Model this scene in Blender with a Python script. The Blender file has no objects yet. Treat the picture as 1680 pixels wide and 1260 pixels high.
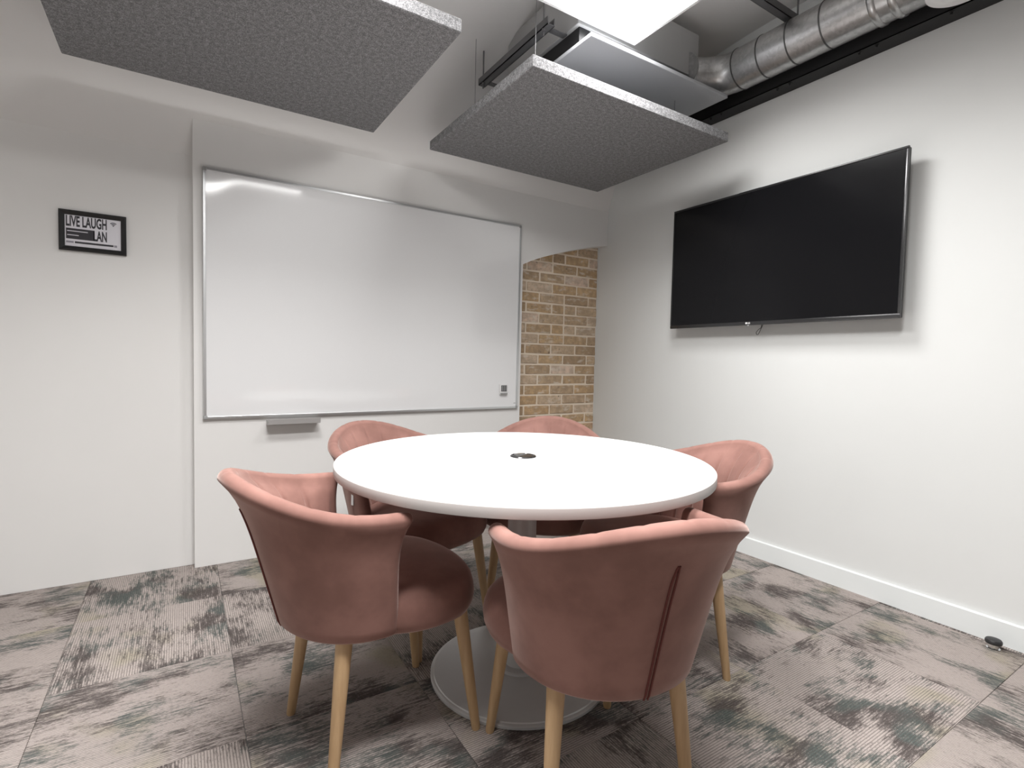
import bpy, bmesh, math, random
from mathutils import Vector, Matrix

random.seed(7)
S = bpy.context.scene
COL = S.collection
PI = math.pi

# ------------------------------------------------------------------ camera
F_PX, YAW, PITCH, ROLL, CAM_Z = 859.0, 0.564634, -0.046078, 0.022778, 1.055
fw = Vector((math.sin(YAW)*math.cos(PITCH), math.cos(YAW)*math.cos(PITCH), math.sin(PITCH)))
r0 = Vector((math.cos(YAW), -math.sin(YAW), 0)); u0 = r0.cross(fw)
rt = math.cos(ROLL)*r0 + math.sin(ROLL)*u0
up = -math.sin(ROLL)*r0 + math.cos(ROLL)*u0
cam = bpy.data.cameras.new('camera')
cam.sensor_fit = 'HORIZONTAL'; cam.sensor_width = 36.0
cam.lens = F_PX/1680*36.0; cam.clip_start = 0.02; cam.clip_end = 60
cam_o = bpy.data.objects.new('camera', cam); COL.objects.link(cam_o)
M3 = Matrix((rt, up, -fw)).transposed()
cam_o.matrix_world = Matrix.Translation((0, 0, CAM_Z)) @ M3.to_4x4()
S.camera = cam_o

# ------------------------------------------------------------------ world, exposure, light levels
w = bpy.data.worlds.new('world'); S.world = w; w.use_nodes = True
w.node_tree.nodes['Background'].inputs['Color'].default_value = (0.8, 0.85, 0.9, 1)
w.node_tree.nodes['Background'].inputs['Strength'].default_value = 0.05
S.view_settings.view_transform = 'Standard'
S.view_settings.look = 'None'
S.view_settings.exposure = 0.12
S.view_settings.gamma = 1.0
S.view_settings.use_curve_mapping = False
PANEL_W = 26.0           # ceiling light over the table, watts (radiant)
PANEL_W_2 = 38.0         # unseen panel by the left acoustic panel, added to brighten the left wall
PANEL_W_3 = 54.0         # unseen long panel above the camera, placed for the whiteboard streak
CEIL_GLOW = 2.3            # glow of sheets added on the lamp tops to brighten the ceiling
SPREAD = 161             # beam of the prismatic diffusers, degrees

# ------------------------------------------------------------------ helpers
def link(o, parent=None):
    COL.objects.link(o)
    if parent is not None: o.parent = parent
    return o
def obj(name, bm, m, parent=None, smooth=None):
    me = bpy.data.meshes.new(name)
    bmesh.ops.recalc_face_normals(bm, faces=bm.faces)
    bm.to_mesh(me); bm.free()
    if m is not None: me.materials.append(m)
    if smooth is not None:
        for p in me.polygons: p.use_smooth = True
        if smooth < 179: me.set_sharp_from_angle(angle=math.radians(smooth))
    return link(bpy.data.objects.new(name, me), parent)
def tag(o, label, cat, group=None):
    o['label'] = label; o['category'] = cat
    if group: o['group'] = group
    return o
def struct(o, label=None):
    o['kind'] = 'structure'
    if label: o['label'] = label
    return o
def thing(name, label, cat, loc=(0, 0, 0), rz=0.0, group=None):
    o = bpy.data.objects.new(name, None); link(o)
    o.empty_display_size = 0.05
    o.location = loc; o.rotation_euler = (0, 0, rz)
    return tag(o, label, cat, group)
def box(bm, x0, x1, y0, y1, z0, z1, bev=0.0, seg=2):
    t = bmesh.new()
    bmesh.ops.create_cube(t, size=1)
    for v in t.verts:
        v.co = Vector(((x0+x1)/2 + v.co.x*(x1-x0), (y0+y1)/2 + v.co.y*(y1-y0), (z0+z1)/2 + v.co.z*(z1-z0)))
    if bev: bmesh.ops.bevel(t, geom=t.edges[:], offset=bev, segments=seg, affect='EDGES', profile=0.5)
    merge(bm, t); return bm
def merge(bm, t):
    vm = [bm.verts.new(v.co) for v in t.verts]
    t.verts.index_update()
    for f in t.faces:
        try: bm.faces.new([vm[v.index] for v in f.verts])
        except ValueError: pass
    t.free()
def B(*a, **k): return box(bmesh.new(), *a, **k)
def lathe(bm, prof, n=48, axis='Z', c=(0, 0, 0), caps=True):
    rings = []
    for r, h in prof:
        ring = []
        for i in range(n):
            a = 2*PI*i/n
            p = {'Z': (r*math.cos(a), r*math.sin(a), h), 'X': (h, r*math.cos(a), r*math.sin(a)), 'Y': (r*math.cos(a), h, r*math.sin(a))}[axis]
            ring.append(bm.verts.new(Vector(p)+Vector(c)))
        rings.append(ring)
    for a, b in zip(rings, rings[1:]):
        for i in range(n): bm.faces.new((a[i], a[(i+1) % n], b[(i+1) % n], b[i]))
    if caps:
        bm.faces.new(rings[0][::-1]); bm.faces.new(rings[-1])
    return bm
def tube(bm, pts, r, n=12, caps=True):
    pts = [Vector(p) for p in pts]
    rad = r if isinstance(r, (list, tuple)) else [r]*len(pts)
    ref = Vector((0, 0, 1))
    d0 = (pts[1]-pts[0]).normalized()
    if abs(d0.dot(ref)) > .95: ref = Vector((1, 0, 0))
    rings = []
    for i, p in enumerate(pts):
        d = (pts[min(i+1, len(pts)-1)]-pts[max(i-1, 0)]).normalized()
        s = d.cross(ref).normalized(); t = s.cross(d)
        rings.append([bm.verts.new(p + rad[i]*(math.cos(2*PI*k/n)*s + math.sin(2*PI*k/n)*t)) for k in range(n)])
    for a, b in zip(rings, rings[1:]):
        for k in range(n): bm.faces.new((a[k], a[(k+1) % n], b[(k+1) % n], b[k]))
    if caps: bm.faces.new(rings[0][::-1]); bm.faces.new(rings[-1])
    return bm
def prism(bm, poly, d0, d1, plane):
    """poly of 2-D points extruded from d0 to d1 along the third axis (plane 'XZ' -> along Y, 'XY' -> Z, 'YZ' -> X)"""
    f = {'XZ': lambda a, b, d: (a, d, b), 'XY': lambda a, b, d: (a, b, d), 'YZ': lambda a, b, d: (d, a, b)}[plane]
    A = [bm.verts.new(f(a, b, d0)) for a, b in poly]; Bv = [bm.verts.new(f(a, b, d1)) for a, b in poly]
    bm.faces.new(A[::-1]); bm.faces.new(Bv)
    n = len(poly)
    for i in range(n): bm.faces.new((A[i], A[(i+1) % n], Bv[(i+1) % n], Bv[i]))
    return bm
def text_mesh(s, size, ext=0.0003):
    cu = bpy.data.curves.new('lettering', 'FONT'); cu.body = s; cu.size = size; cu.extrude = ext; cu.resolution_u = 3; cu.offset = .03*size
    o = bpy.data.objects.new('lettering', cu); COL.objects.link(o)
    dg = bpy.context.evaluated_depsgraph_get()
    me = bpy.data.meshes.new_from_object(o.evaluated_get(dg))
    bpy.data.objects.remove(o); bpy.data.curves.remove(cu)
    return me
def fit_text(name, s, m, parent, x0, x1, z0, z1, to3d, ext=0.0003, embolden=0.0):
    """lettering stretched to fill the box x0..x1, z0..z1; to3d maps (x, z, depth) to space"""
    me = text_mesh(s, 1.0, 0.01)
    xs = [v.co.x for v in me.vertices]; ys = [v.co.y for v in me.vertices]
    ax, bx, ay, by = min(xs), max(xs), min(ys), max(ys)
    for v in me.vertices:
        v.co = to3d(x0+(v.co.x-ax)/(bx-ax)*(x1-x0), z0+(v.co.y-ay)/(by-ay)*(z1-z0), ext*(1 if v.co.z > 0 else 0))
    me.name = name; me.materials.clear(); me.materials.append(m)
    return link(bpy.data.objects.new(name, me), parent)

# ------------------------------------------------------------------ materials
def mat(name, color, rough=0.5, metal=0.0, spec=0.5, **kw):
    m = bpy.data.materials.new(name); m.use_nodes = True
    b = m.node_tree.nodes['Principled BSDF']
    b.inputs['Base Color'].default_value = (*color, 1)
    b.inputs['Roughness'].default_value = rough
    b.inputs['Metallic'].default_value = metal
    b.inputs['Specular IOR Level'].default_value = spec
    for k, v in kw.items(): b.inputs[k.replace('_', ' ')].default_value = v
    return m
class NT:
    def __init__(s, m): s.t = m.node_tree; s.b = s.t.nodes['Principled BSDF']
    def n(s, kind, **kw):
        nd = s.t.nodes.new(kind)
        for k, v in kw.items(): setattr(nd, k, v)
        return nd
    def l(s, a, b): s.t.links.new(a, b)
    def noise(s, vec, scale, detail=3, rough=.55):
        nd = s.n('ShaderNodeTexNoise'); nd.inputs['Scale'].default_value = scale
        nd.inputs['Detail'].default_value = detail; nd.inputs['Roughness'].default_value = rough
        if vec is not None: s.l(vec, nd.inputs['Vector'])
        return nd.outputs['Fac']
    def math(s, op, a, b=None, c=None, clamp=False):
        nd = s.n('ShaderNodeMath', operation=op, use_clamp=clamp)
        for i, v in enumerate((a, b, c)):
            if v is None: continue
            if isinstance(v, (int, float)): nd.inputs[i].default_value = v
            else: s.l(v, nd.inputs[i])
        return nd.outputs[0]
    def ramp(s, fac, stops, interp='LINEAR'):
        nd = s.n('ShaderNodeValToRGB'); nd.color_ramp.interpolation = interp
        e = nd.color_ramp.elements
        while len(e) < len(stops): e.new(0.5)
        for i, (p, c) in enumerate(stops):
            e[i].position = p; e[i].color = (*c, 1) if len(c) == 3 else c
        s.l(fac, nd.inputs[0]); return nd.outputs['Color']
    def mapr(s, v, a, b, c=0.0, d=1.0):
        nd = s.n('ShaderNodeMapRange'); nd.interpolation_type = 'SMOOTHSTEP'
        s.l(v, nd.inputs[0])
        for i, x in enumerate((a, b, c, d)): nd.inputs[1+i].default_value = x
        return nd.outputs[0]
    def mix(s, f, a, b, blend='MIX'):
        nd = s.n('ShaderNodeMix', data_type='RGBA', blend_type=blend)
        for k, v in ((0, f), (6, a), (7, b)):
            if isinstance(v, tuple): nd.inputs[k].default_value = (*v, 1)
            elif isinstance(v, (int, float)): nd.inputs[k].default_value = v
            else: s.l(v, nd.inputs[k])
        return nd.outputs[2]
    def bump(s, h, strength, dist):
        nd = s.n('ShaderNodeBump'); nd.inputs['Strength'].default_value = strength; nd.inputs['Distance'].default_value = dist
        s.l(h, nd.inputs['Height']); s.l(nd.outputs[0], s.b.inputs['Normal'])
    def coord(s, k='Object', scale=None, add=None):
        o = s.n('ShaderNodeTexCoord').outputs[k]
        if add is not None:
            nd = s.n('ShaderNodeVectorMath', operation='ADD'); s.l(o, nd.inputs[0]); s.l(add, nd.inputs[1]); o = nd.outputs[0]
        if scale is not None:
            nd = s.n('ShaderNodeVectorMath', operation='MULTIPLY'); s.l(o, nd.inputs[0]); nd.inputs[1].default_value = scale; o = nd.outputs[0]
        return o
    def rand_off(s, amt=37.0):
        r = s.n('ShaderNodeObjectInfo').outputs['Random']
        c = s.n('ShaderNodeCombineXYZ')
        s.l(s.math('MULTIPLY', r, amt), c.inputs[0]); s.l(s.math('MULTIPLY', r, amt*1.7), c.inputs[1]); s.l(s.math('MULTIPLY', r, amt*.6), c.inputs[2])
        return c.outputs[0], r

def m_plaster(name, color):
    m = mat(name, color, .75, spec=.25); t = NT(m)
    c = t.coord('Object')
    f = t.noise(c, 1.3, 3); f2 = t.noise(c, 160, 2)
    t.l(t.mix(t.mapr(f, .3, .7), tuple(x*.975 for x in color), color), t.b.inputs['Base Color'])
    t.bump(f2, .06, .001); return m
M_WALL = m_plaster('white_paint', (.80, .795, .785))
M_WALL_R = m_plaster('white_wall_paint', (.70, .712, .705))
M_CEIL = m_plaster('ceiling_paint', (.74, .73, .72))
M_TRIM = mat('satin_trim', (.76, .79, .79), .35)

M_VELVET = mat('pink_velvet', (.40, .165, .13), .8, spec=.2)
t = NT(M_VELVET)
t.b.inputs['Sheen Weight'].default_value = .55; t.b.inputs['Sheen Roughness'].default_value = .35; t.b.inputs['Sheen Tint'].default_value = (1, .82, .76, 1)
c = t.coord('Object')
f = t.noise(c, 9, 4); f2 = t.noise(c, 900, 2)
t.l(t.mix(t.mapr(f, .3, .72), (.205, .106, .088), (.28, .150, .126)), t.b.inputs['Base Color'])
t.bump(f2, .12, .0006)
M_SEAM = mat('dark_seam_velvet', (.13, .045, .04), .85, spec=.1)

M_OAK = mat('oak_wood', (.50, .31, .145), .45)
t = NT(M_OAK); c = t.coord('Object', scale=(60, 60, 4))
t.l(t.ramp(t.noise(c, 1.0, 5, .6), [(.3, (.40, .255, .13)), (.7, (.52, .355, .20))]), t.b.inputs['Base Color'])
t.bump(t.noise(t.coord('Object', scale=(300, 300, 12)), 1, 3), .1, .0004)

M_LAM = mat('white_laminate', (.72, .72, .715), .42, spec=.4)
M_EDGE = mat('grey_white_edge_band', (.44, .415, .405), .45)
M_STEEL_W = mat('silver_powder_coat', (.55, .55, .545), .45, metal=.25)
t = NT(M_STEEL_W); t.bump(t.noise(t.coord('Object'), 700, 2), .08, .0004)
M_CHROME = mat('dark_chrome', (.10, .10, .105), .18, metal=.9)
M_CHROME_L = mat('bright_chrome', (.75, .75, .76), .15, metal=1)

M_BOARD = mat('whiteboard_enamel', (.81, .815, .825), .08, spec=.5)
M_ALU = mat('brushed_aluminium', (.62, .63, .64), .36, metal=.85)
t = NT(M_ALU); t.bump(t.noise(t.coord('Object', scale=(6, 400, 400)), 1, 2), .08, .0003)
M_GREYPL = mat('grey_plastic', (.33, .335, .335), .5)
M_TRAY = mat('tray_grey', (.46, .45, .445), .5, metal=.3)
M_WHITEPL = mat('white_plastic', (.78, .78, .78), .4)
M_DARKPL = mat('dark_grey_plastic', (.10, .10, .105), .5)

M_TVB = mat('black_bezel', (.012, .012, .013), .28)
M_TVS = mat('tv_screen', (.006, .006, .007), .16, spec=.2)
M_TVL = mat('bezel_gunmetal', (.06, .06, .062), .25, metal=.7)
M_BLACK = mat('black_metal', (.010, .010, .011), .55)
M_PRINTW = mat('logo_print', (.75, .75, .75), .4)

M_FELT = mat('grey_felt', (.17, .17, .175), .95, spec=.1)
t = NT(M_FELT); c = t.coord('Object')
n1 = t.noise(c, 215, 3, .75); n2 = t.noise(c, 60, 2)
t.l(t.ramp(t.math('ADD', t.math('MULTIPLY', n1, .75), t.math('MULTIPLY', n2, .25)),
    [(.38, (.11, .11, .115)), (.5, (.20, .20, .205)), (.62, (.35, .35, .36))]), t.b.inputs['Base Color'])
t.bump(n1, .35, .002)

M_GALV = mat('galvanised_steel', (.55, .55, .55), .3, metal=.95)
t = NT(M_GALV)
v = t.n('ShaderNodeTexVoronoi'); v.inputs['Scale'].default_value = 75; t.l(t.coord('Object'), v.inputs['Vector'])
sp = t.n('ShaderNodeSeparateColor'); t.l(v.outputs['Color'], sp.inputs[0])
t.l(t.ramp(sp.outputs[0], [(0, (.42, .42, .42)), (1, (.52, .52, .52))]), t.b.inputs['Base Color'])
t.l(t.math('MULTIPLY_ADD', sp.outputs[1], .06, .30), t.b.inputs['Roughness'])
M_SEAMG = mat('seam_steel', (.12, .12, .12), .45, metal=.8)
M_UNIT = mat('unit_grey_paint', (.40, .41, .43), .38, metal=.2)
M_UNITB = mat('unit_body_sheet', (.42, .42, .42), .5, metal=.3)
M_RAIL = mat('dark_steel_rail', (.16, .16, .165), .5, metal=.6)
M_LAMPF = mat('lamp_frame_white', (.8, .8, .8), .4)
def m_emit(name, s):
    m = mat(name, (.9, .9, .9), .5)
    b = m.node_tree.nodes['Principled BSDF']
    b.inputs['Emission Color'].default_value = (1, .985, .965, 1); b.inputs['Emission Strength'].default_value = s
    return m

M_DIFF = m_emit('lamp_diffuser', 4.0); M_CEIL_GLOW = m_emit('added_ceiling_glow', CEIL_GLOW)

# brick: every brick its own tone
M_BRICK = mat('stock_brick', (.4, .32, .22), .9, spec=.15)
t = NT(M_BRICK); off, rnd = t.rand_off()
c = t.coord('Object', add=off)
base = t.ramp(rnd, [(0, (0.550, 0.374, 0.215)), (.18, (0.657, 0.464, 0.275)), (.34, (0.458, 0.326, 0.209)), (.5, (0.612, 0.457, 0.307)), (.64, (0.718, 0.568, 0.431)), (.78, (0.520, 0.402, 0.287)), (.9, (0.673, 0.457, 0.287)), (1, (0.873, 0.735, 0.640))])
f = t.noise(c, 26, 5, .65); g = t.noise(t.coord('Object', scale=(1, 1, 2.5), add=off), 13, 4, .6)
col = t.mix(t.mapr(f, .35, .7), t.mix(.45, base, (.22, .17, .12)), base)
col = t.mix(t.mapr(g, .52, .72, 0, .75), col, (.72, .65, .56))
col = t.mix(t.mapr(t.noise(c, 40, 3), .64, .74, 0, .7), col, (.12, .10, .085))
t.l(col, t.b.inputs['Base Color']); t.bump(t.noise(c, 90, 5, .7), .6, .004)
M_MORTAR = mat('lime_mortar', (.80, .70, .58), .95, spec=.1)
t = NT(M_MORTAR); t.bump(t.noise(t.coord('Object'), 200, 4), .5, .003)

# carpet tile: ribs, streaked blotches; object colour red = rib direction, random = which piece of the pattern
M_CARPET = mat('carpet_pile', (.4, .37, .35), 1.0, spec=.05)
t = NT(M_CARPET); off, rnd = t.rand_off(53)
oc = t.coord('Object')
sx = t.n('ShaderNodeSeparateXYZ'); t.l(oc, sx.inputs[0])
oi = t.n('ShaderNodeObjectInfo'); sc = t.n('ShaderNodeSeparateColor'); t.l(oi.outputs['Color'], sc.inputs[0])
turn = sc.outputs[0]
def lerp(a, b, f): return t.math('ADD', t.math('MULTIPLY', a, t.math('SUBTRACT', 1.0, f)), t.math('MULTIPLY', b, f))
across = lerp(sx.outputs[0], sx.outputs[1], turn); along = lerp(sx.outputs[1], sx.outputs[0], turn)
def cvec(a, b, sa, sb, o=off):
    cb = t.n('ShaderNodeCombineXYZ'); t.l(t.math('MULTIPLY', a, sa), cb.inputs[0]); t.l(t.math('MULTIPLY', b, sb), cb.inputs[1])
    ad = t.n('ShaderNodeVectorMath', operation='ADD'); t.l(cb.outputs[0], ad.inputs[0]); t.l(o, ad.inputs[1]); return ad.outputs[0]
off2 = t.n('ShaderNodeVectorMath', operation='SCALE'); t.l(off, off2.inputs[0]); off2.inputs[3].default_value = 2.3; off2 = off2.outputs[0]
off3 = t.n('ShaderNodeVectorMath', operation='SCALE'); t.l(off, off3.inputs[0]); off3.inputs[3].default_value = 3.9; off3 = off3.outputs[0]
big = t.noise(cvec(across, along, 6.5, 4.0), 1, 3, .55)
streak = t.noise(cvec(across, along, 130, 16), 1, 3, .65)
fleck = t.noise(cvec(across, along, 260, 90), 1, 2, .7)
mix_n = t.math('ADD', t.math('ADD', big, t.math('MULTIPLY', t.math('SUBTRACT', streak, .5), .62)), t.math('MULTIPLY', t.math('SUBTRACT', fleck, .5), .42))
dark = t.mapr(mix_n, .43, .66)
hue = t.noise(cvec(across, along, 4.5, 4.5, off2), 1, 2)
warm = t.noise(cvec(across, along, 3.2, 3.2, off3), 1, 2)
light_c = t.mix(t.mapr(warm, .56, .68, 0, .8), (.415, .365, .34), (.36, .325, .25))
light_c = t.mix(t.mapr(fleck, .50, .68, 0, .45), light_c, (.24, .21, .195))
dark_c = t.mix(t.mapr(hue, .46, .56), (.060, .050, .048), (.062, .082, .077))
dark_c = t.mix(t.mapr(fleck, .52, .7, 0, .5), dark_c, (.25, .225, .21))
ribs = t.math('SINE', t.math('MULTIPLY', across, 2*PI/.0072))
rib_d = t.mapr(t.math('ADD', ribs, t.math('MULTIPLY', t.math('SUBTRACT', fleck, .5), 1.6)), -1.0, -.25, .62, 0)
col = t.mix(t.math('MULTIPLY', dark, .93), light_c, dark_c)
col = t.mix(rib_d, col, (.075, .064, .062))
t.l(col, t.b.inputs['Base Color'])
t.bump(t.math('ADD', t.math('MULTIPLY', ribs, .5), t.math('MULTIPLY', fleck, 1.2)), .55, .0022)

M_FRAME = mat('black_frame', (.012, .012, .013), .3)
M_PAPER = mat('poster_paper', (.74, .73, .78), .55)
M_INK = mat('poster_ink', (.035, .033, .04), .6)
M_INKG = mat('poster_grey_ink', (.30, .29, .33), .6)
M_RUBBER = mat('black_rubber', (.02, .02, .022), .45)

# ------------------------------------------------------------------ the room
YB, YR, XR = 2.953, 3.008, 2.68        # whiteboard wall, its set-back left part, right wall
XL, YF, ZC = -1.9, -1.45, 2.90         # left wall, wall behind the camera, ceiling
NX, NY = 1.935, 3.055                  # brick niche: left jamb and back

fl = struct(obj('floor', B(XL-.1, XR+.1, YF-.1, 3.2, -.10, -.006), mat('screed', (.3, .3, .3), .9)), 'floor laid with patchy grey and black carpet tiles')
tile_cache = {}
def tile_mesh(wx, wy):
    k = (round(wx, 3), round(wy, 3))
    if k not in tile_cache:
        bm = bmesh.new(); box(bm, -wx/2, wx/2, -wy/2, wy/2, -.006, 0, bev=.0012, seg=1)
        me = bpy.data.meshes.new('carpet_tile'); bmesh.ops.recalc_face_normals(bm, faces=bm.faces); bm.to_mesh(me); bm.free(); me.materials.append(M_CARPET); tile_cache[k] = me
    return tile_cache[k]
rng = random.Random(11)
xs = [XL] + [-1.853+.5*i for i in range(10)] + [XR]
ys = [YF] + [-.942+.5*i for i in range(8)] + [YB]
G = .0006
for i in range(len(xs)-1):
    for j in range(len(ys)-1):
        x0, x1, y0, y1 = xs[i], xs[i+1], ys[j], ys[j+1]
        if x1-x0 < .02 or y1-y0 < .02: continue
        if j == len(ys)-2 and x1 < .2: y1 = YR
        o = bpy.data.objects.new('carpet_tile', tile_mesh(x1-x0-2*G, y1-y0-2*G)); link(o, fl)
        o.location = ((x0+x1)/2, (y0+y1)/2, rng.uniform(-.0004, .0004))
        o.color = (1 if rng.random() < .55 else 0, 0, 0, 1)
o = bpy.data.objects.new('carpet_tile', tile_mesh(XR-NX-2*G, NY-YB-2*G)); link(o, fl); o.location = ((XR+NX)/2, (NY+YB)/2, 0); o.color = (0, 0, 0, 1)

arch = [(1.935, 1.694), (2.00, 1.724), (2.068, 1.751), (2.16, 1.783), (2.249, 1.811), (2.33, 1.835), (2.412, 1.857), (2.49, 1.877), (2.554, 1.892), (2.612, 1.904), (XR, 1.915)]
poly = [(.053, 0), (NX, 0)] + arch + [(XR, ZC), (.053, ZC)]
struct(obj('wall_back', prism(bmesh.new(), poly, YB, NY, 'XZ'), M_WALL), 'white wall carrying the whiteboard, with an arched niche at its right end')
struct(obj('wall_back_recess', B(XL, .0535, YR, YR+.1, 0, ZC), M_WALL), 'white wall set slightly back behind the framed poster')
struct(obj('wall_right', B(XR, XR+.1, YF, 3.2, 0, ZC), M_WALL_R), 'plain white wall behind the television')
struct(obj('wall_left', B(XL-.1, XL, YF, 3.2, 0, ZC), M_WALL))
struct(obj('wall_front', B(XL-.1, XR+.1, YF-.1, YF, 0, ZC), m_plaster('dark_unseen_wall', (.25, .24, .235))))  # unseen wall, coloured dark to cut the bounce onto the chair backs

# ceiling: flat, curving down into the back wall as an old vault
ctrl = [(3.012, 1.99), (2.953, 2.16), (2.88, 2.365), (2.80, 2.50), (2.68, 2.63), (2.52, 2.74), (2.32, 2.82), (2.08, 2.872), (1.85, 2.893), (1.6, 2.90)]
prof = []
for i in range(2, len(ctrl)-1):
    p0, p1, p2, p3 = (Vector(ctrl[max(i-1, 0)]), Vector(ctrl[i]), Vector(ctrl[i+1]), Vector(ctrl[min(i+2, len(ctrl)-1)]))
    for k in range(4):
        s = k/4
        prof.append(tuple(.5*((2*p1)+(p2-p0)*s+(2*p0-5*p1+4*p2-p3)*s*s+(3*p1-p0-3*p2+p3)*s**3)))
prof = ctrl[:2] + prof + [ctrl[-1], (YF-.1, 2.90), (YF-.1, 3.0), (3.2, 3.0), (3.2, 1.99)]
struct(obj('ceiling', prism(bmesh.new(), prof, XL-.1, XR+.1, 'YZ'), M_CEIL, smooth=14), 'white plaster ceiling curving down into the back wall')

bb = bmesh.new()
prism(bb, [(XR, 0), (XR-.016, 0), (XR-.016, .091), (XR-.014, .093), (XR, .0935)], YF, YB, 'XZ')
struct(obj('baseboard_right', bb, M_TRIM), 'white skirting board along the wall under the television')

# brick niche
nw = struct(obj('wall_niche', B(NX-.15, XR+.1, NY+.003, NY+.12, 0, 2.1), M_MORTAR), 'yellow stock brick wall at the back of the arched niche')
CO, BL, J = .0727, .2235, .0115
bmesh_cache = {}
def brick_mesh(L, var):
    k = (round(L, 3), var)
    if k not in bmesh_cache:
        rr = random.Random(var*31+int(L*1000)); bm = bmesh.new()
        box(bm, -L/2, L/2, -.02, .02, -(CO-J)/2, (CO-J)/2, bev=.004, seg=1)
        for v in bm.verts: v.co += Vector((rr.uniform(-.002, .002), rr.uniform(-.0015, .0015), rr.uniform(-.0015, .0015)))
        bmesh.ops.recalc_face_normals(bm, faces=bm.faces)
        me = bpy.data.meshes.new('brick'); bm.to_mesh(me); bm.free(); me.materials.append(M_BRICK); bmesh_cache[k] = me
    return bmesh_cache[k]
rb = random.Random(5)
row = 0; z = 1.6445 - 22*CO
while z < 1.98:
    s0 = 2.149 if row % 2 == 0 else 2.149 + BL*.5
    s = s0 - 2*BL + J/2
    while s < XR - .02:
        a, b = max(s, NX-.06), min(s+BL-J, XR+.0)
        half = rb.random() < .06
        segs = [(a, b)] if not half or b-a < .2 else [(a, (a+b)/2-J/2), ((a+b)/2+J/2, b)]
        for (p, q) in segs:
            if q-p > .03:
                o = bpy.data.objects.new('brick', brick_mesh(q-p, rb.randrange(4))); link(o, nw)
                o.location = ((p+q)/2, NY+.018+rb.uniform(-.003, .003), z); o.rotation_euler = (0, rb.uniform(-.006, .006), 0)
        s += BL
    z += CO; row += 1

# ------------------------------------------------------------------ round table
TC = (.97, 1.447)
tb = thing('meeting_table', 'round white meeting table on a silver pedestal with a disc foot', 'table', (*TC, 0))
R, ZT, TH = .605, .73, .027
top = obj('tabletop', lathe(bmesh.new(), [(R-.002, ZT-TH+.002), (R-.002, ZT-.001), (R-.003, ZT)], n=144), M_LAM, tb, smooth=30)
edge = obj('edge_band', lathe(bmesh.new(), [(R-.0019, ZT-TH), (R-.0005, ZT-TH+.0005), (R, ZT-TH+.002), (R, ZT-.0022), (R-.0007, ZT-.0008), (R-.0019, ZT-.0005)], n=144, caps=False), M_EDGE, top, smooth=40)
obj('underside', lathe(bmesh.new(), [(R-.002, ZT-TH), (R-.002, ZT-TH+.0015)], n=96), M_EDGE, tb)
obj('mounting_plate', lathe(bmesh.new(), [(.17, ZT-TH-.010), (.175, ZT-TH-.008), (.175, ZT-TH)], n=48), M_STEEL_W, tb, smooth=40)
obj('column', lathe(bmesh.new(), [(.048, .018), (.048, ZT-TH-.008)], n=48), M_STEEL_W, tb, smooth=40)
obj('column_collar', lathe(bmesh.new(), [(.078, .0205), (.078, .026), (.074, .030), (.048, .031)], n=48), M_STEEL_W, tb, smooth=40)
obj('base_disc', lathe(bmesh.new(), [(.294, 0), (.298, .002), (.298, .010), (.294, .0125), (.289, .0135), (.286, .0165), (.25, .019), (.08, .021)], n=128), M_STEEL_W, tb, smooth=30)

gr = thing('cable_grommet', 'round dark chrome cable grommet set in the white tabletop', 'grommet', (.976, 1.46, ZT))
obj('ring', lathe(bmesh.new(), [(.0445, .0), (.0445, .002), (.042, .0045), (.037, .005), (.035, .003), (.035, .0)], n=64, caps=False), M_CHROME, gr, smooth=30)
obj('lid', lathe(bmesh.new(), [(.0346, .0005), (.0346, .003), (.033, .004), (.0001, .0042)], n=48, caps=False), M_CHROME, gr, smooth=30)
bm = bmesh.new(); pts = []
for i in range(21):
    a = -1.15 + 2.3*i/20; pts.append((.031*math.cos(a), .031*math.sin(a)))
prism(bm, pts, .0045, .0065, 'XY'); o = obj('flap', bm, M_CHROME_L, gr); o.rotation_euler = (0, 0, math.radians(110))

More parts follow.
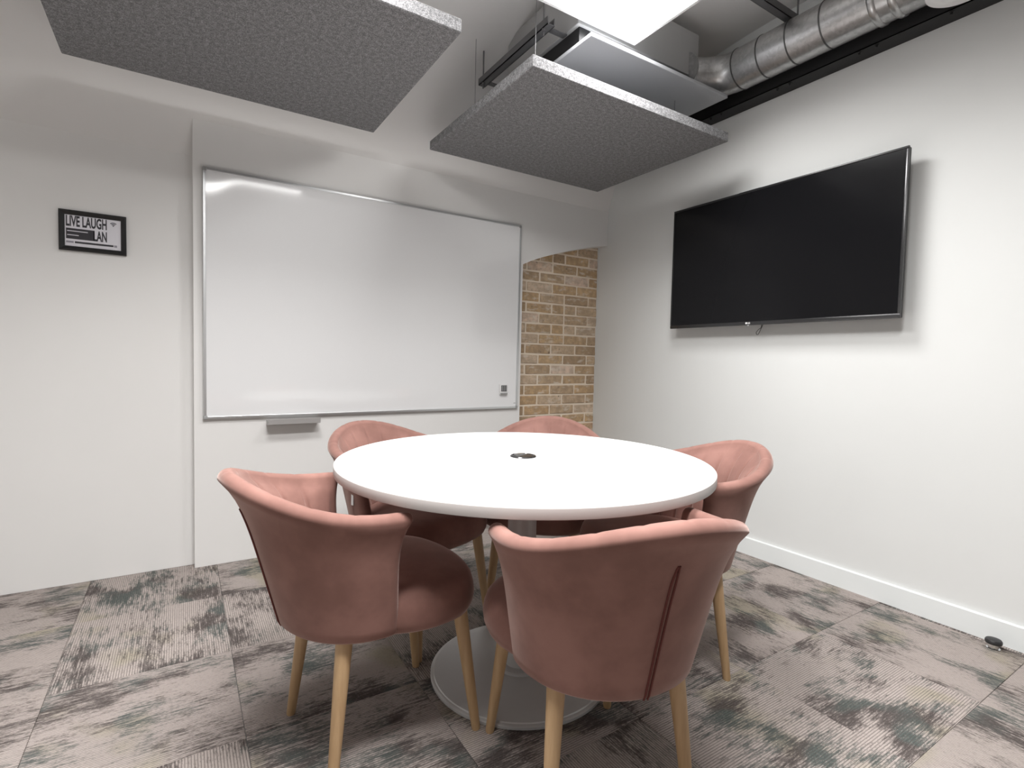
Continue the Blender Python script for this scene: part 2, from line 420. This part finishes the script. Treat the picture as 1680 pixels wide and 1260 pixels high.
# ------------------------------------------------------------------ chairs
TT = math.radians(94)
def rim_h(t): return .722 + .045*math.cos(PI*t/TT)
def shell_pt(t, s, inset, zofs=0.0):
    """point of the outer shell at angle t (0 = back), height share s, moved inwards by inset"""
    wgt = .70*s + .30*s**7
    k = abs(t)/TT
    ax = .200 + .110*wgt; ay = .216 + .071*wgt; cx = -.080 - .040*wgt
    x = cx - (ax-inset)*math.cos(t) + .045*(max(s, 0)**6)*k**6
    y = (ay-inset)*math.sin(t)
    z = .372 + (rim_h(t)-.372)*s
    return Vector((x, y, z+zofs))
NCH = 10
def shell_mesh():
    bm = bmesh.new()
    cols = []
    ts = [(-TT + 2*TT*i/160, 1.0, 0.0) for i in range(161)]
    lead = [(-TT, math.cos(a), -math.sin(a)) for a in (1.35, 1.05, .7, .35)]
    tail = [(TT, math.cos(a), math.sin(a)) for a in (.35, .7, 1.05, 1.35)]
    for t_, th, push in lead + ts + tail:
        col = []
        ph = (t_/TT*.5+.5)*NCH
        d = abs(ph - round(ph))                         # distance to the nearest seam, in channels
        puff = 1-math.exp(-(d/.075)**2) if True else 0
        T = .043
        base_thick = lambda s: (T + .010*(1-s))
        def pt(s, depth, dz=0.0):
            th_full = base_thick(s)
            mid = th_full/2
            dep = mid + (depth-mid)*th                  # thickness closes at the arm tips
            p = shell_pt(t_, s, dep, dz)
            if push:
                tip = shell_pt(t_, s, dep); nxt = shell_pt(t_-math.copysign(.02, t_), s, dep)
                p += (tip-nxt).normalized()*abs(push)*th_full*.42
            return p
        for (dd, zz) in ((.060, -.020), (.028, -.018), (.010, -.009)): 
            p = pt(0, dd*th + .02*(1-th)); p.z += zz; col.append(p)
        for k in range(15): col.append(pt(k/14*.965, 0))
        # rolled lip
        for k in range(1, 8):
            a = PI*k/8
            s = .965; th_ = base_thick(s)
            groove = .0018*(1-puff)*math.sin(a/2)
            col.append(pt(s, th_/2 - math.cos(a)*th_/2, math.sin(a)*.0215*(.45+.55*th)-groove))
        for k in range(17):
            s = .965 - k/16*.80
            bulge = .010*puff*math.sin(min(1, k/5)*PI/2)
            col.append(pt(s, base_thick(s)+bulge))
        cols.append([bm.verts.new(p) for p in col])
    for a, b in zip(cols, cols[1:]):
        for k in range(len(a)-1): bm.faces.new((a[k], b[k], b[k+1], a[k+1]))
    for c_ in (cols[0], cols[-1]):
        i, j = 0, len(c_)-1
        while i+1 < j-1:
            bm.faces.new((c_[i], c_[i+1], c_[j-1], c_[j])); i += 1; j -= 1
        if i+1 == j-1: bm.faces.new((c_[i], c_[i+1], c_[j]))
    # close the hidden bottom between outer and inner foot
    for a, b in zip(cols, cols[1:]): bm.faces.new((a[0], a[-1], b[-1], b[0]))
    return bm
def seam_pts(dy):
    pts = []
    for k in range(25):
        s = -.02 + k/24*.80
        tt = dy/.27
        tt *= (.3+.7*math.sin(min(1, (1-k/24)/.15)*PI/2))
        p = shell_pt(tt, max(s, 0), -.0012); 
        if s < 0: p.z -= .006; p.x += .004
        pts.append(p)
    return pts
SEAT = [(-.235, 0), (-.230, .055), (-.205, .115), (-.160, .163), (-.110, .190), (-.075, .203), (-.05, .220), (0, .240), (.06, .247), (.12, .238), (.165, .212), (.20, .170), (.222, .118), (.233, .060), (.236, 0)]
def cr(P, n):
    out = []
    for i in range(len(P)-1):
        p0, p1, p2, p3 = (Vector(P[max(i-1, 0)]), Vector(P[i]), Vector(P[i+1]), Vector(P[min(i+2, len(P)-1)]))
        for k in range(n):
            s = k/n
            out.append(.5*((2*p1)+(p2-p0)*s+(2*p0-5*p1+4*p2-p3)*s*s+(3*p1-p0-3*p2+p3)*s**3))
    out.append(Vector(P[-1])); return out
def seat_mesh():
    half = cr(SEAT, 4)
    plan = half + [Vector((p.x, -p.y)) for p in half[-2:0:-1]]
    lv = [(.13, .350), (.06, .351), (.028, .356), (.010, .368), (.002, .386), (0, .405), (.0025, .425), (.009, .443), (.020, .457), (.036, .466), (.06, .472), (.10, .477), (.15, .480), (.20, .482)]
    bm = bmesh.new(); rings = []
    for ins, z in lv:
        k = 1-ins/.24
        # the front lip rises a little less than the middle
        rings.append([bm.verts.new((p.x*k, p.y*k, z + .004*(p.x*k/.2)*(1 if z > .43 else 0))) for p in plan])
    n = len(plan)
    for a, b in zip(rings, rings[1:]):
        for i in range(n): bm.faces.new((a[i], a[(i+1) % n], b[(i+1) % n], b[i]))
    bm.faces.new(rings[0][::-1]); bm.faces.new(rings[-1]); return bm
def leg_mesh(tx, ty, fx, fy):
    return tube(bmesh.new(), [(tx, ty, .365), (tx+(fx-tx)*.05, ty+(fy-ty)*.05, .347), (tx+(fx-tx)*.98, ty+(fy-ty)*.98, .006), (fx, fy, 0)], [.0205, .0205, .0125, .0115], n=24)
LEGS = [(-.165, .150, -.205, .18), (-.165, -.150, -.205, -.18), (.160, .155, .205, .187), (.160, -.155, .205, -.187)]
def make_chair():
    t_ = thing('tub_chair', 'x', 'chair', group='pink velvet chairs around the round table')
    sh = obj('backrest', shell_mesh(), M_VELVET, t_, smooth=95)
    obj('seat', seat_mesh(), M_VELVET, t_, smooth=60)
    for dy in (-.0055, .0055): obj('back_seam', tube(bmesh.new(), seam_pts(dy), .0022, n=8), M_SEAM, sh, smooth=60)
    for L in LEGS: obj('leg', leg_mesh(*L), M_OAK, t_, smooth=40)
    return t_
def copy_tree(o, parent=None):
    c_ = o.copy(); COL.objects.link(c_); c_.parent = parent
    for ch in list(o.children): copy_tree(ch, c_)
    return c_
CH = [((.488, 1.437), 5, 'pink velvet tub chair at front left of the table, side-on with its seat showing'),
      ((.868, .995), 76, 'pink velvet tub chair nearest the camera, seamed back turned to the viewer'),
      ((0.799, 1.917), 290, 'pink velvet tub chair tucked behind the table below the whiteboard'),
      ((1.331, 1.848), 228, 'pink velvet tub chair behind the table, only its top edge showing before the bricks'),
      ((1.413, 1.287), 160, 'pink velvet tub chair right of the table beside the wall with the television')]
proto = make_chair(); chairs = []
for i, (c_, a, lab) in enumerate(CH):
    o = proto if i == 0 else copy_tree(proto)
    o.location = (*c_, 0); o.rotation_euler = (0, 0, math.radians(a)); o['label'] = lab; chairs.append(o)
# small white care tag sewn to the side of the chair under the whiteboard
p = shell_pt(-TT*.93, .50, -.002)
o = obj('care_tag', B(-.006, .006, -.001, .001, -.022, .022), M_WHITEPL, chairs[2]); o.location = p; o['label'] = 'white care tag'

# ------------------------------------------------------------------ whiteboard
wx0, wx1, wz0, wz1 = .092, 1.905, .733, 1.939
wb = thing('whiteboard', 'large white magnetic whiteboard in a thin aluminium frame', 'whiteboard', (0, 0, 0))
YW = YB-.004
bm = bmesh.new(); nx_, nz_ = 60, 40
grid = []
for j in range(nz_+1):
    for i in range(nx_+1):
        x = wx0+.010+(wx1-wx0-.020)*i/nx_; z_ = wz0+.010+(wz1-wz0-.020)*j/nz_
        # the steel sheet bows out a few millimetres towards its top edge
        k = min(1, max(0, (x-wx0-.02)/.14)); k = k*k*(3-2*k); q = max(0, z_-1.70)
        grid.append(bm.verts.new((x, YW-.012 - .023*k*(q*q/.2 if q < .1 else q-.05), z_)))
for j in range(nz_):
    for i in range(nx_):
        a = j*(nx_+1)+i; bm.faces.new((grid[a], grid[a+1], grid[a+nx_+2], grid[a+nx_+1]))
ex = bmesh.ops.extrude_face_region(bm, geom=bm.faces[:])
for v in ex['geom']:
    if isinstance(v, bmesh.types.BMVert): v.co.y = YW
obj('panel', bm, M_BOARD, wb, smooth=30)
fw_ = .013
for (a, b, c_, d) in ((wx0, wx1, wz0, wz0+fw_), (wx0, wx1, wz1-fw_, wz1)):
    obj('frame_rail', B(a+.016, b-.016, YW-.018, YW, c_, d, bev=.002), M_ALU, wb)
for (a, b) in ((wx0, wx0+fw_), (wx1-fw_, wx1)):
    obj('frame_rail', B(a, b, YW-.018, YW, wz0+.016, wz1-.016, bev=.002), M_ALU, wb)
for x in (wx0-.001, wx1-.017):
    for z_ in (wz0-.001, wz1-.017): obj('corner_cap', B(x, x+.018, YW-.0195, YW, z_, z_+.018, bev=.004), M_GREYPL, wb)
tr = bmesh.new()
prism(tr, [(YW, .716), (YW-.075, .716), (YW-.082, .728), (YW-.084, .727), (YW-.080, .700), (YW-.01, .690), (YW, .690)], .372, .624, 'YZ')
obj('marker_tray', tr, M_TRAY, wb)
bm = bmesh.new()
for k in range(3): box(bm, 1.876+.005*k, 1.8795+.005*k, YW-.0126, YW-.0119, .764, .770)
obj('printed_mark', bm, M_GREYPL, wb)

mh = thing('marker_holder', 'small white magnetic holder with dark grey ribbed insert on the whiteboard', 'holder', (1.789, YW-.0121, .823))
obj('body', B(-.030, .030, -.014, 0, 0, .072, bev=.006), M_WHITEPL, mh, smooth=40)
ins = obj('insert', B(-.020, .022, -.0175, -.012, .024, .064, bev=.002), M_DARKPL, mh)
for k in range(3): obj('rib', B(-.0135+.013*k-.0022, -.0135+.013*k+.0022, -.0200, -.0170, .027, .061, bev=.001), M_GREYPL, ins)
obj('lip', B(-.026, .026, -.024, -.010, .006, .015, bev=.004), M_GREYPL, mh, smooth=40)

# ------------------------------------------------------------------ framed poster
pf = thing('framed_poster', 'small black-framed poster reading LIVE LAUGH LAN on the left wall', 'picture', (0, 0, 0))
fx0, fx1, fz0, fz1, YP = -.444, -.207, 1.490, 1.665, YR
def bevel_rail(p):      # p: four corners outer->inner as (x, z) pairs, extruded to a sloping moulding
    bm = bmesh.new(); (a, b, c_, d) = p
    back = [bm.verts.new((x, YP, z_)) for x, z_ in p]
    hts = (.014, .014, .010, .010)
    mid = [bm.verts.new((x, YP-h, z_)) for (x, z_), h in zip(p, hts)]
    ctr = [bm.verts.new((x, YP-.019, z_)) for x, z_ in ((a[0]*.65+d[0]*.35, a[1]*.65+d[1]*.35), (b[0]*.65+c_[0]*.35, b[1]*.65+c_[1]*.35))]
    bm.faces.new(back); bm.faces.new((back[0], back[1], mid[1], mid[0])); bm.faces.new((back[2], back[3], mid[3], mid[2]))
    bm.faces.new((mid[0], mid[1], ctr[1], ctr[0])); bm.faces.new((ctr[0], ctr[1], mid[2], mid[3]))
    bm.faces.new((back[1], back[2], mid[2], ctr[1], mid[1])); bm.faces.new((back[3], back[0], mid[0], ctr[0], mid[3]))
    return bm
fwid = .020
O = [(fx0, fz0), (fx1, fz0), (fx1, fz1), (fx0, fz1)]; I = [(fx0+fwid, fz0+fwid), (fx1-fwid, fz0+fwid), (fx1-fwid, fz1-fwid), (fx0+fwid, fz1-fwid)]
for k in range(4): obj('frame_rail', bevel_rail([O[k], O[(k+1) % 4], I[(k+1) % 4], I[k]]), M_FRAME, pf)
px0, px1, pz0, pz1 = fx0+fwid, fx1-fwid, fz0+fwid, fz1-fwid
pp = obj('poster_sheet', B(px0-.001, px1+.001, YP-.006, YP-.001, pz0-.001, pz1+.001), M_PAPER, pf)
PW, PH = px1-px0, pz1-pz0
to3 = lambda x, z_, d: Vector((px0+x*PW, YP-.0062-d, pz0+z_*PH))
def ink(name, x0, x1, z0, z1, m, d=.0003):
    a = to3(x0, z0, 0); b = to3(x1, z1, d)
    return obj(name, B(a.x, b.x, b.y, a.y+.0001, a.z, b.z), m, pp)
fit_text('printed_lettering', 'LIVE LAUGH', M_INK, pp, .02, .74, .635, .985, to3)
fit_text('printed_lettering', 'LAN', M_INK, pp, .50, .74, .235, .575, to3)
ink('printed_block', .02, .515, .235, .575, M_INK)
ink('printed_line', .04, .40, .475, .50, M_PAPER, .0007); ink('printed_line', .04, .24, .345, .37, M_PAPER, .0007)
ink('printed_bar', .17, .86, .105, .165, M_INK); ink('printed_bar', .02, .15, .105, .165, M_INKG); ink('printed_bar', .87, .925, .095, .165, M_INKG)
bm = bmesh.new()
for r1, r2 in ((.010, .0125), (.0055, .0080)):
    pts = [(r2*math.cos(a), r2*math.sin(a)) for a in [PI*.25+PI*.5*i/12 for i in range(13)]] + [(r1*math.cos(a), r1*math.sin(a)) for a in [PI*.75-PI*.5*i/12 for i in range(13)]]
    prism(bm, pts, -.0004, 0, 'XZ')
prism(bm, [(0, -.001), (.0030, .0024), (0, .0036), (-.0030, .0024)], -.0004, 0, 'XZ')
o = obj('printed_wifi_symbol', bm, M_INK, pp); o.location = to3(.86, .79, .0001); o.scale = (1.35, 1, 1.35)

# ------------------------------------------------------------------ television
tv = thing('television', 'large black flat-screen television mounted on the white wall', 'television', (0, 0, 0))
ty0, ty1, tz0, tz1, TX = 1.010, 2.246, 1.270, 1.990, 2.578
bz = .011
obj('casing', B(TX+.006, TX+.032, ty0+.002, ty1-.002, tz0+.002, tz1-.002, bev=.004), M_BLACK, tv, smooth=40)
obj('rear_housing', B(TX+.030, TX+.062, ty0+.16, ty1-.16, tz0+.03, tz1-.22, bev=.012), M_BLACK, tv, smooth=40)
obj('screen', B(TX+.002, TX+.008, ty0+bz, ty1-bz, tz0+.020, tz1-bz), M_TVS, tv)
for (a, b, c_, d, m) in ((ty0, ty1, tz1-bz, tz1, M_TVB), (ty0, ty1, tz0, tz0+.020, M_TVL), (ty0, ty0+bz, tz0+.020, tz1-bz, M_TVL), (ty1-bz, ty1, tz0+.020, tz1-bz, M_TVB)):
    obj('bezel_strip', B(TX, TX+.012, a, b, c_, d, bev=.0025), m, tv, smooth=40)
obj('wall_mount', B(TX+.055, XR, 1.47, 1.80, 1.42, tz1-.30), M_BLACK, tv)
mb = bmesh.new(); box(mb, TX+.030, XR, 1.695, 1.825, 1.93, tz1+.0125, bev=.004); obj('mount_hook', mb, M_BLACK, tv)
toT = lambda y_, z_, d: Vector((TX-.0002-d, y_, z_))
yc = 1.716
lg = bmesh.new(); lathe(lg, [(.0055, -.0006), (.0055, 0)], n=20, axis='X', c=(TX, yc+.0085, tz0+.011)); obj('logo_disc', lg, M_PRINTW, tv)
fit_text('logo_lettering', 'LG', M_PRINTW, tv, 0, .0135, tz0+.0062, tz0+.0158, lambda x, z_, d: Vector((TX-.0002-d, yc-x, z_)))
obj('power_light', B(TX-.002, TX+.004, yc-.008, yc+.002, tz0-.005, tz0+.001, bev=.001), M_GREYPL, tv)
cb = [Vector((TX+.03, 1.655, tz0+.01)), Vector((TX+.032, 1.657, tz0-.012)), Vector((TX+.036, 1.676, tz0-.024)), Vector((TX+.040, 1.690, tz0-.040)), Vector((TX+.060, 1.690, tz0-.046)), Vector((TX+.075, 1.67, tz0+.02))]
obj('cable', tube(bmesh.new(), [v.to_3d() for v in cr([tuple(p) for p in cb], 6)], .0016, n=8), M_BLACK, tv, smooth=60)

# ------------------------------------------------------------------ ceiling: felt rafts, lamp, fan coil, duct, tray
def raft(x0, x1, y0, y1, lab):
    t_ = thing('acoustic_panel', lab, 'acoustic panel', ((x0+x1)/2, (y0+y1)/2, 2.2), group='felt acoustic panels under the ceiling')
    hx, hy = (x1-x0)/2, (y1-y0)/2
    obj('felt_board', B(-hx, hx, -hy, hy, 0, .048, bev=.003, seg=1), M_FELT, t_)
    for sx_ in (-1, 1):
        for sy in (-1, 1):
            yy = sy*(hy-.22)
            top_z = 2.9
            wy = (y0+y1)/2+yy
            if wy > 1.75:
                for (a, b), (c_, d) in zip(ctrl, ctrl[1:]):
                    if min(a, c_) <= wy <= max(a, c_): top_z = b+(d-b)*(wy-a)/(c_-a)
            wx = (x0+x1)/2+sx_*(hx-.16)
            if 1.49 < wx < 2.44 and 1.78 < wy < 2.37: top_z = 2.447      # this wire hooks onto the fan coil plate
            obj('suspension_wire', tube(bmesh.new(), [(sx_*(hx-.16), yy, .046), (sx_*(hx-.16), yy, top_z-2.2+.004)], .0012, n=6), M_RAIL, t_)
raft(-.384, .842, 1.712, 2.709, 'large grey felt acoustic panel hanging at upper left above the whiteboard')
raft(1.165, 2.386, 1.742, 2.742, 'grey felt acoustic panel hanging below the fan coil unit near the corner')

def lamp(x0, x1, y0, y1, z_, em, lab):
    t_ = thing('ceiling_light', lab, 'light', ((x0+x1)/2, (y0+y1)/2, z_))
    hx, hy = (x1-x0)/2, (y1-y0)/2; f_ = .014
    for (a, b, c_, d) in ((-hx, hx, -hy, -hy+f_), (-hx, hx, hy-f_, hy), (-hx, -hx+f_, -hy+f_, hy-f_), (hx-f_, hx, -hy+f_, hy-f_)):
        obj('frame_rail', B(a, b, c_, d, -.001, .045, bev=.0012), M_LAMPF, t_)
    obj('back_tray', B(-hx+f_, hx-f_, -hy+f_, hy-f_, .012, .044), M_LAMPF, t_)
    obj('diffuser', B(-hx+f_, hx-f_, -hy+f_, hy-f_, .003, .009), M_DIFF, t_)
    ld = bpy.data.lights.new('lamp_light', 'AREA'); ld.shape = 'RECTANGLE'; ld.size = 2*(hx-f_); ld.size_y = 2*(hy-f_); ld.energy = em
    ld.color = (1, .985, .97); ld.spread = math.radians(SPREAD)
    lo = bpy.data.objects.new('lamp_light', ld); link(lo, t_); lo.location = (0, 0, .002)
    obj('added_glow_sheet', B(-hx+.05, hx-.05, -hy+.05, hy-.05, .0441, .047), M_CEIL_GLOW, t_)  # glowing sheet added on top to lift the ceiling brightness
    for sx_ in (-1, 1):
        for sy in (-1, 1): obj('suspension_wire', tube(bmesh.new(), [(sx_*(hx-.05), sy*(hy-.05), .044), (sx_*(hx-.05), sy*(hy-.05), ZC-z_+.003)], .0012, n=6), M_RAIL, t_)
    return t_
lamp(1.23, 1.83, 1.271, 1.871, 2.56, PANEL_W, 'bright square light panel hanging over the table')
lamp(-.085, .515, 1.08, 1.68, 2.53, PANEL_W_2, 'unseen square light panel added above the left end of the table')
lamp(-.18, 1.02, .22, .52, 2.53, PANEL_W_3, 'unseen long narrow light panel above the camera')

fc = thing('fan_coil_unit', 'grey boxed fan coil unit hung between the light and the corner', 'air conditioner', (0, 0, 0))
obj('cover_plate', B(1.495, 2.43, 1.788, 2.36, 2.450, 2.468, bev=.003), M_UNIT, fc)
obj('body', B(1.51, 2.325, 1.90, 2.50, 2.566, 2.79, bev=.004), M_UNITB, fc)
obj('dark_gap_block', B(1.53, 2.305, 1.915, 2.34, 2.467, 2.567), M_BLACK, fc)  # black block standing in for the shaded gap between plate and body
obj('spigot', tube(bmesh.new(), [(1.63, 1.91, 2.70), (1.63, 1.84, 2.705), (1.63, 1.77, 2.73), (1.62, 1.72, 2.78), (1.62, 1.70, 2.905)], .085, n=32), M_UNITB, fc, smooth=40)
obj('spigot_collar', tube(bmesh.new(), [(1.63, 1.899, 2.70), (1.63, 1.875, 2.702)], .091, n=32), M_CHROME_L, fc, smooth=40)
rail = bmesh.new(); box(rail, 1.385, 1.425, 1.96, 2.60, 2.55, 2.554); box(rail, 1.385, 1.389, 1.96, 2.60, 2.55, 2.585); box(rail, 1.421, 1.425, 1.96, 2.60, 2.55, 2.585)
obj('hanger_rail', rail, M_RAIL, fc)
for y_, y2 in ((2.0, 0), (2.56, 0)):
    zt = 2.9
    for (a, b), (c_, d) in zip(ctrl, ctrl[1:]):
        if min(a, c_) <= y_ <= max(a, c_): zt = b+(d-b)*(y_-a)/(c_-a)
    rd = obj('threaded_rod', tube(bmesh.new(), [(1.393, y_, 2.52), (1.393, y_, zt+.005)], .004, n=10), M_RAIL, fc)
    obj('nut', lathe(bmesh.new(), [(.010, 2.538), (.010, 2.5495)], n=6, c=(1.393, y_, 0)), M_RAIL, rd)
    obj('bracket', B(1.42, 1.515, y_-.015, y_+.015, 2.555, 2.560), M_RAIL, fc)

DX, DZ, DR = 2.467, 2.588, .100
du = thing('ventilation_duct', 'round galvanised ventilation duct running along the top of the right wall', 'duct', (0, 0, 0))
obj('straight_run', tube(bmesh.new(), [(DX, YF+.02, DZ), (DX, 1.74, DZ)], DR, n=64), M_GALV, du, smooth=60)
el = [(DX-.205+.205*math.cos(a), 1.74+.205*math.sin(a), DZ) for a in [PI/2*i/14 for i in range(11)]]
el = el + [(2.335, 1.945, DZ), (2.3255, 1.945, DZ)]
obj('elbow', tube(bmesh.new(), el, DR-.002, n=64), M_GALV, du, smooth=60)
for y_ in (1.735, 1.60, 1.455, 1.30, .55, .30, .0, -.4): obj('seam_ring', tube(bmesh.new(), [(DX, y_-.003, DZ), (DX, y_+.003, DZ)], DR+.0022, n=64), M_SEAMG, du, smooth=40)
for y_ in (1.10, 1.03, .92): obj('coupling', tube(bmesh.new(), [(DX, y_-.014, DZ), (DX, y_-.008, DZ), (DX, y_+.008, DZ), (DX, y_+.014, DZ)], [DR+.001, DR+.006, DR+.006, DR+.001], n=64), M_GALV, du, smooth=40)
for a in (PI*.28, PI*.72): obj('elbow_ring', tube(bmesh.new(), [(DX-.205+.205*math.cos(a/1.4+e), 1.74+.205*math.sin(a/1.4+e), DZ) for e in (-.015, .015)], DR+.002, n=64), M_GALV, du, smooth=40)
ch = bmesh.new(); y_ = 1.49
box(ch, 1.95, 2.56, y_-.018, y_+.018, 2.700, 2.703); box(ch, 1.95, 2.56, y_-.018, y_-.015, 2.700, 2.735); box(ch, 1.95, 2.56, y_+.015, y_+.018, 2.700, 2.735)
obj('support_channel', ch, M_RAIL, du)
for x in (2.0, 2.53): obj('threaded_rod', tube(bmesh.new(), [(x, y_, 2.69), (x, y_, 2.905)], .004, n=10), M_RAIL, du)

vv = thing('air_valve', 'white round air valve below the galvanised duct at the top edge', 'air valve', (2.41, .815, 2.437))
obj('flange', lathe(bmesh.new(), [(.070, .002), (.092, 0), (.098, .004), (.100, .014), (.092, .018), (.080, .020)], n=64), M_WHITEPL, vv, smooth=40)
obj('neck', lathe(bmesh.new(), [(.072, .018), (.072, .051)], n=48), M_WHITEPL, vv, smooth=40)
obj('cone', lathe(bmesh.new(), [(.02, -.016), (.045, -.012), (.055, -.004), (.04, .004)], n=48), M_WHITEPL, vv, smooth=40)

ct = thing('cable_tray', 'black steel cable tray along the right wall below the duct', 'cable tray', (0, 0, 0))
tbm = bmesh.new()
box(tbm, 2.585, XR, YF+.01, 2.42, 2.478, 2.482); box(tbm, 2.585, 2.588, YF+.01, 2.42, 2.478, 2.565); box(tbm, XR-.004, XR, YF+.01, 2.42, 2.478, 2.565)
obj('channel', tbm, M_BLACK, ct)
for y_ in (2.02, 1.95, 1.62, 1.555, 1.235, 1.165, .90, .5): obj('bolt', lathe(bmesh.new(), [(.0035, -.012), (.005, -.011), (.005, -.004), (.009, -.003), (.009, 0)], n=10, c=(2.60, y_, 2.4785)), M_BLACK, ct)

# ------------------------------------------------------------------ door stop
ds = thing('door_stop', 'short steel door stop with black rubber cap on the carpet by the skirting', 'door stop', (2.607, .652, 0))
obj('post', lathe(bmesh.new(), [(.021, 0), (.021, .003), (.0165, .005), (.0165, .022)], n=32), M_CHROME_L, ds, smooth=40)
obj('rubber_cap', lathe(bmesh.new(), [(.0165, .020), (.0245, .021), (.026, .025), (.026, .031), (.023, .036), (.012, .0385)], n=32), M_RUBBER, ds, smooth=40)
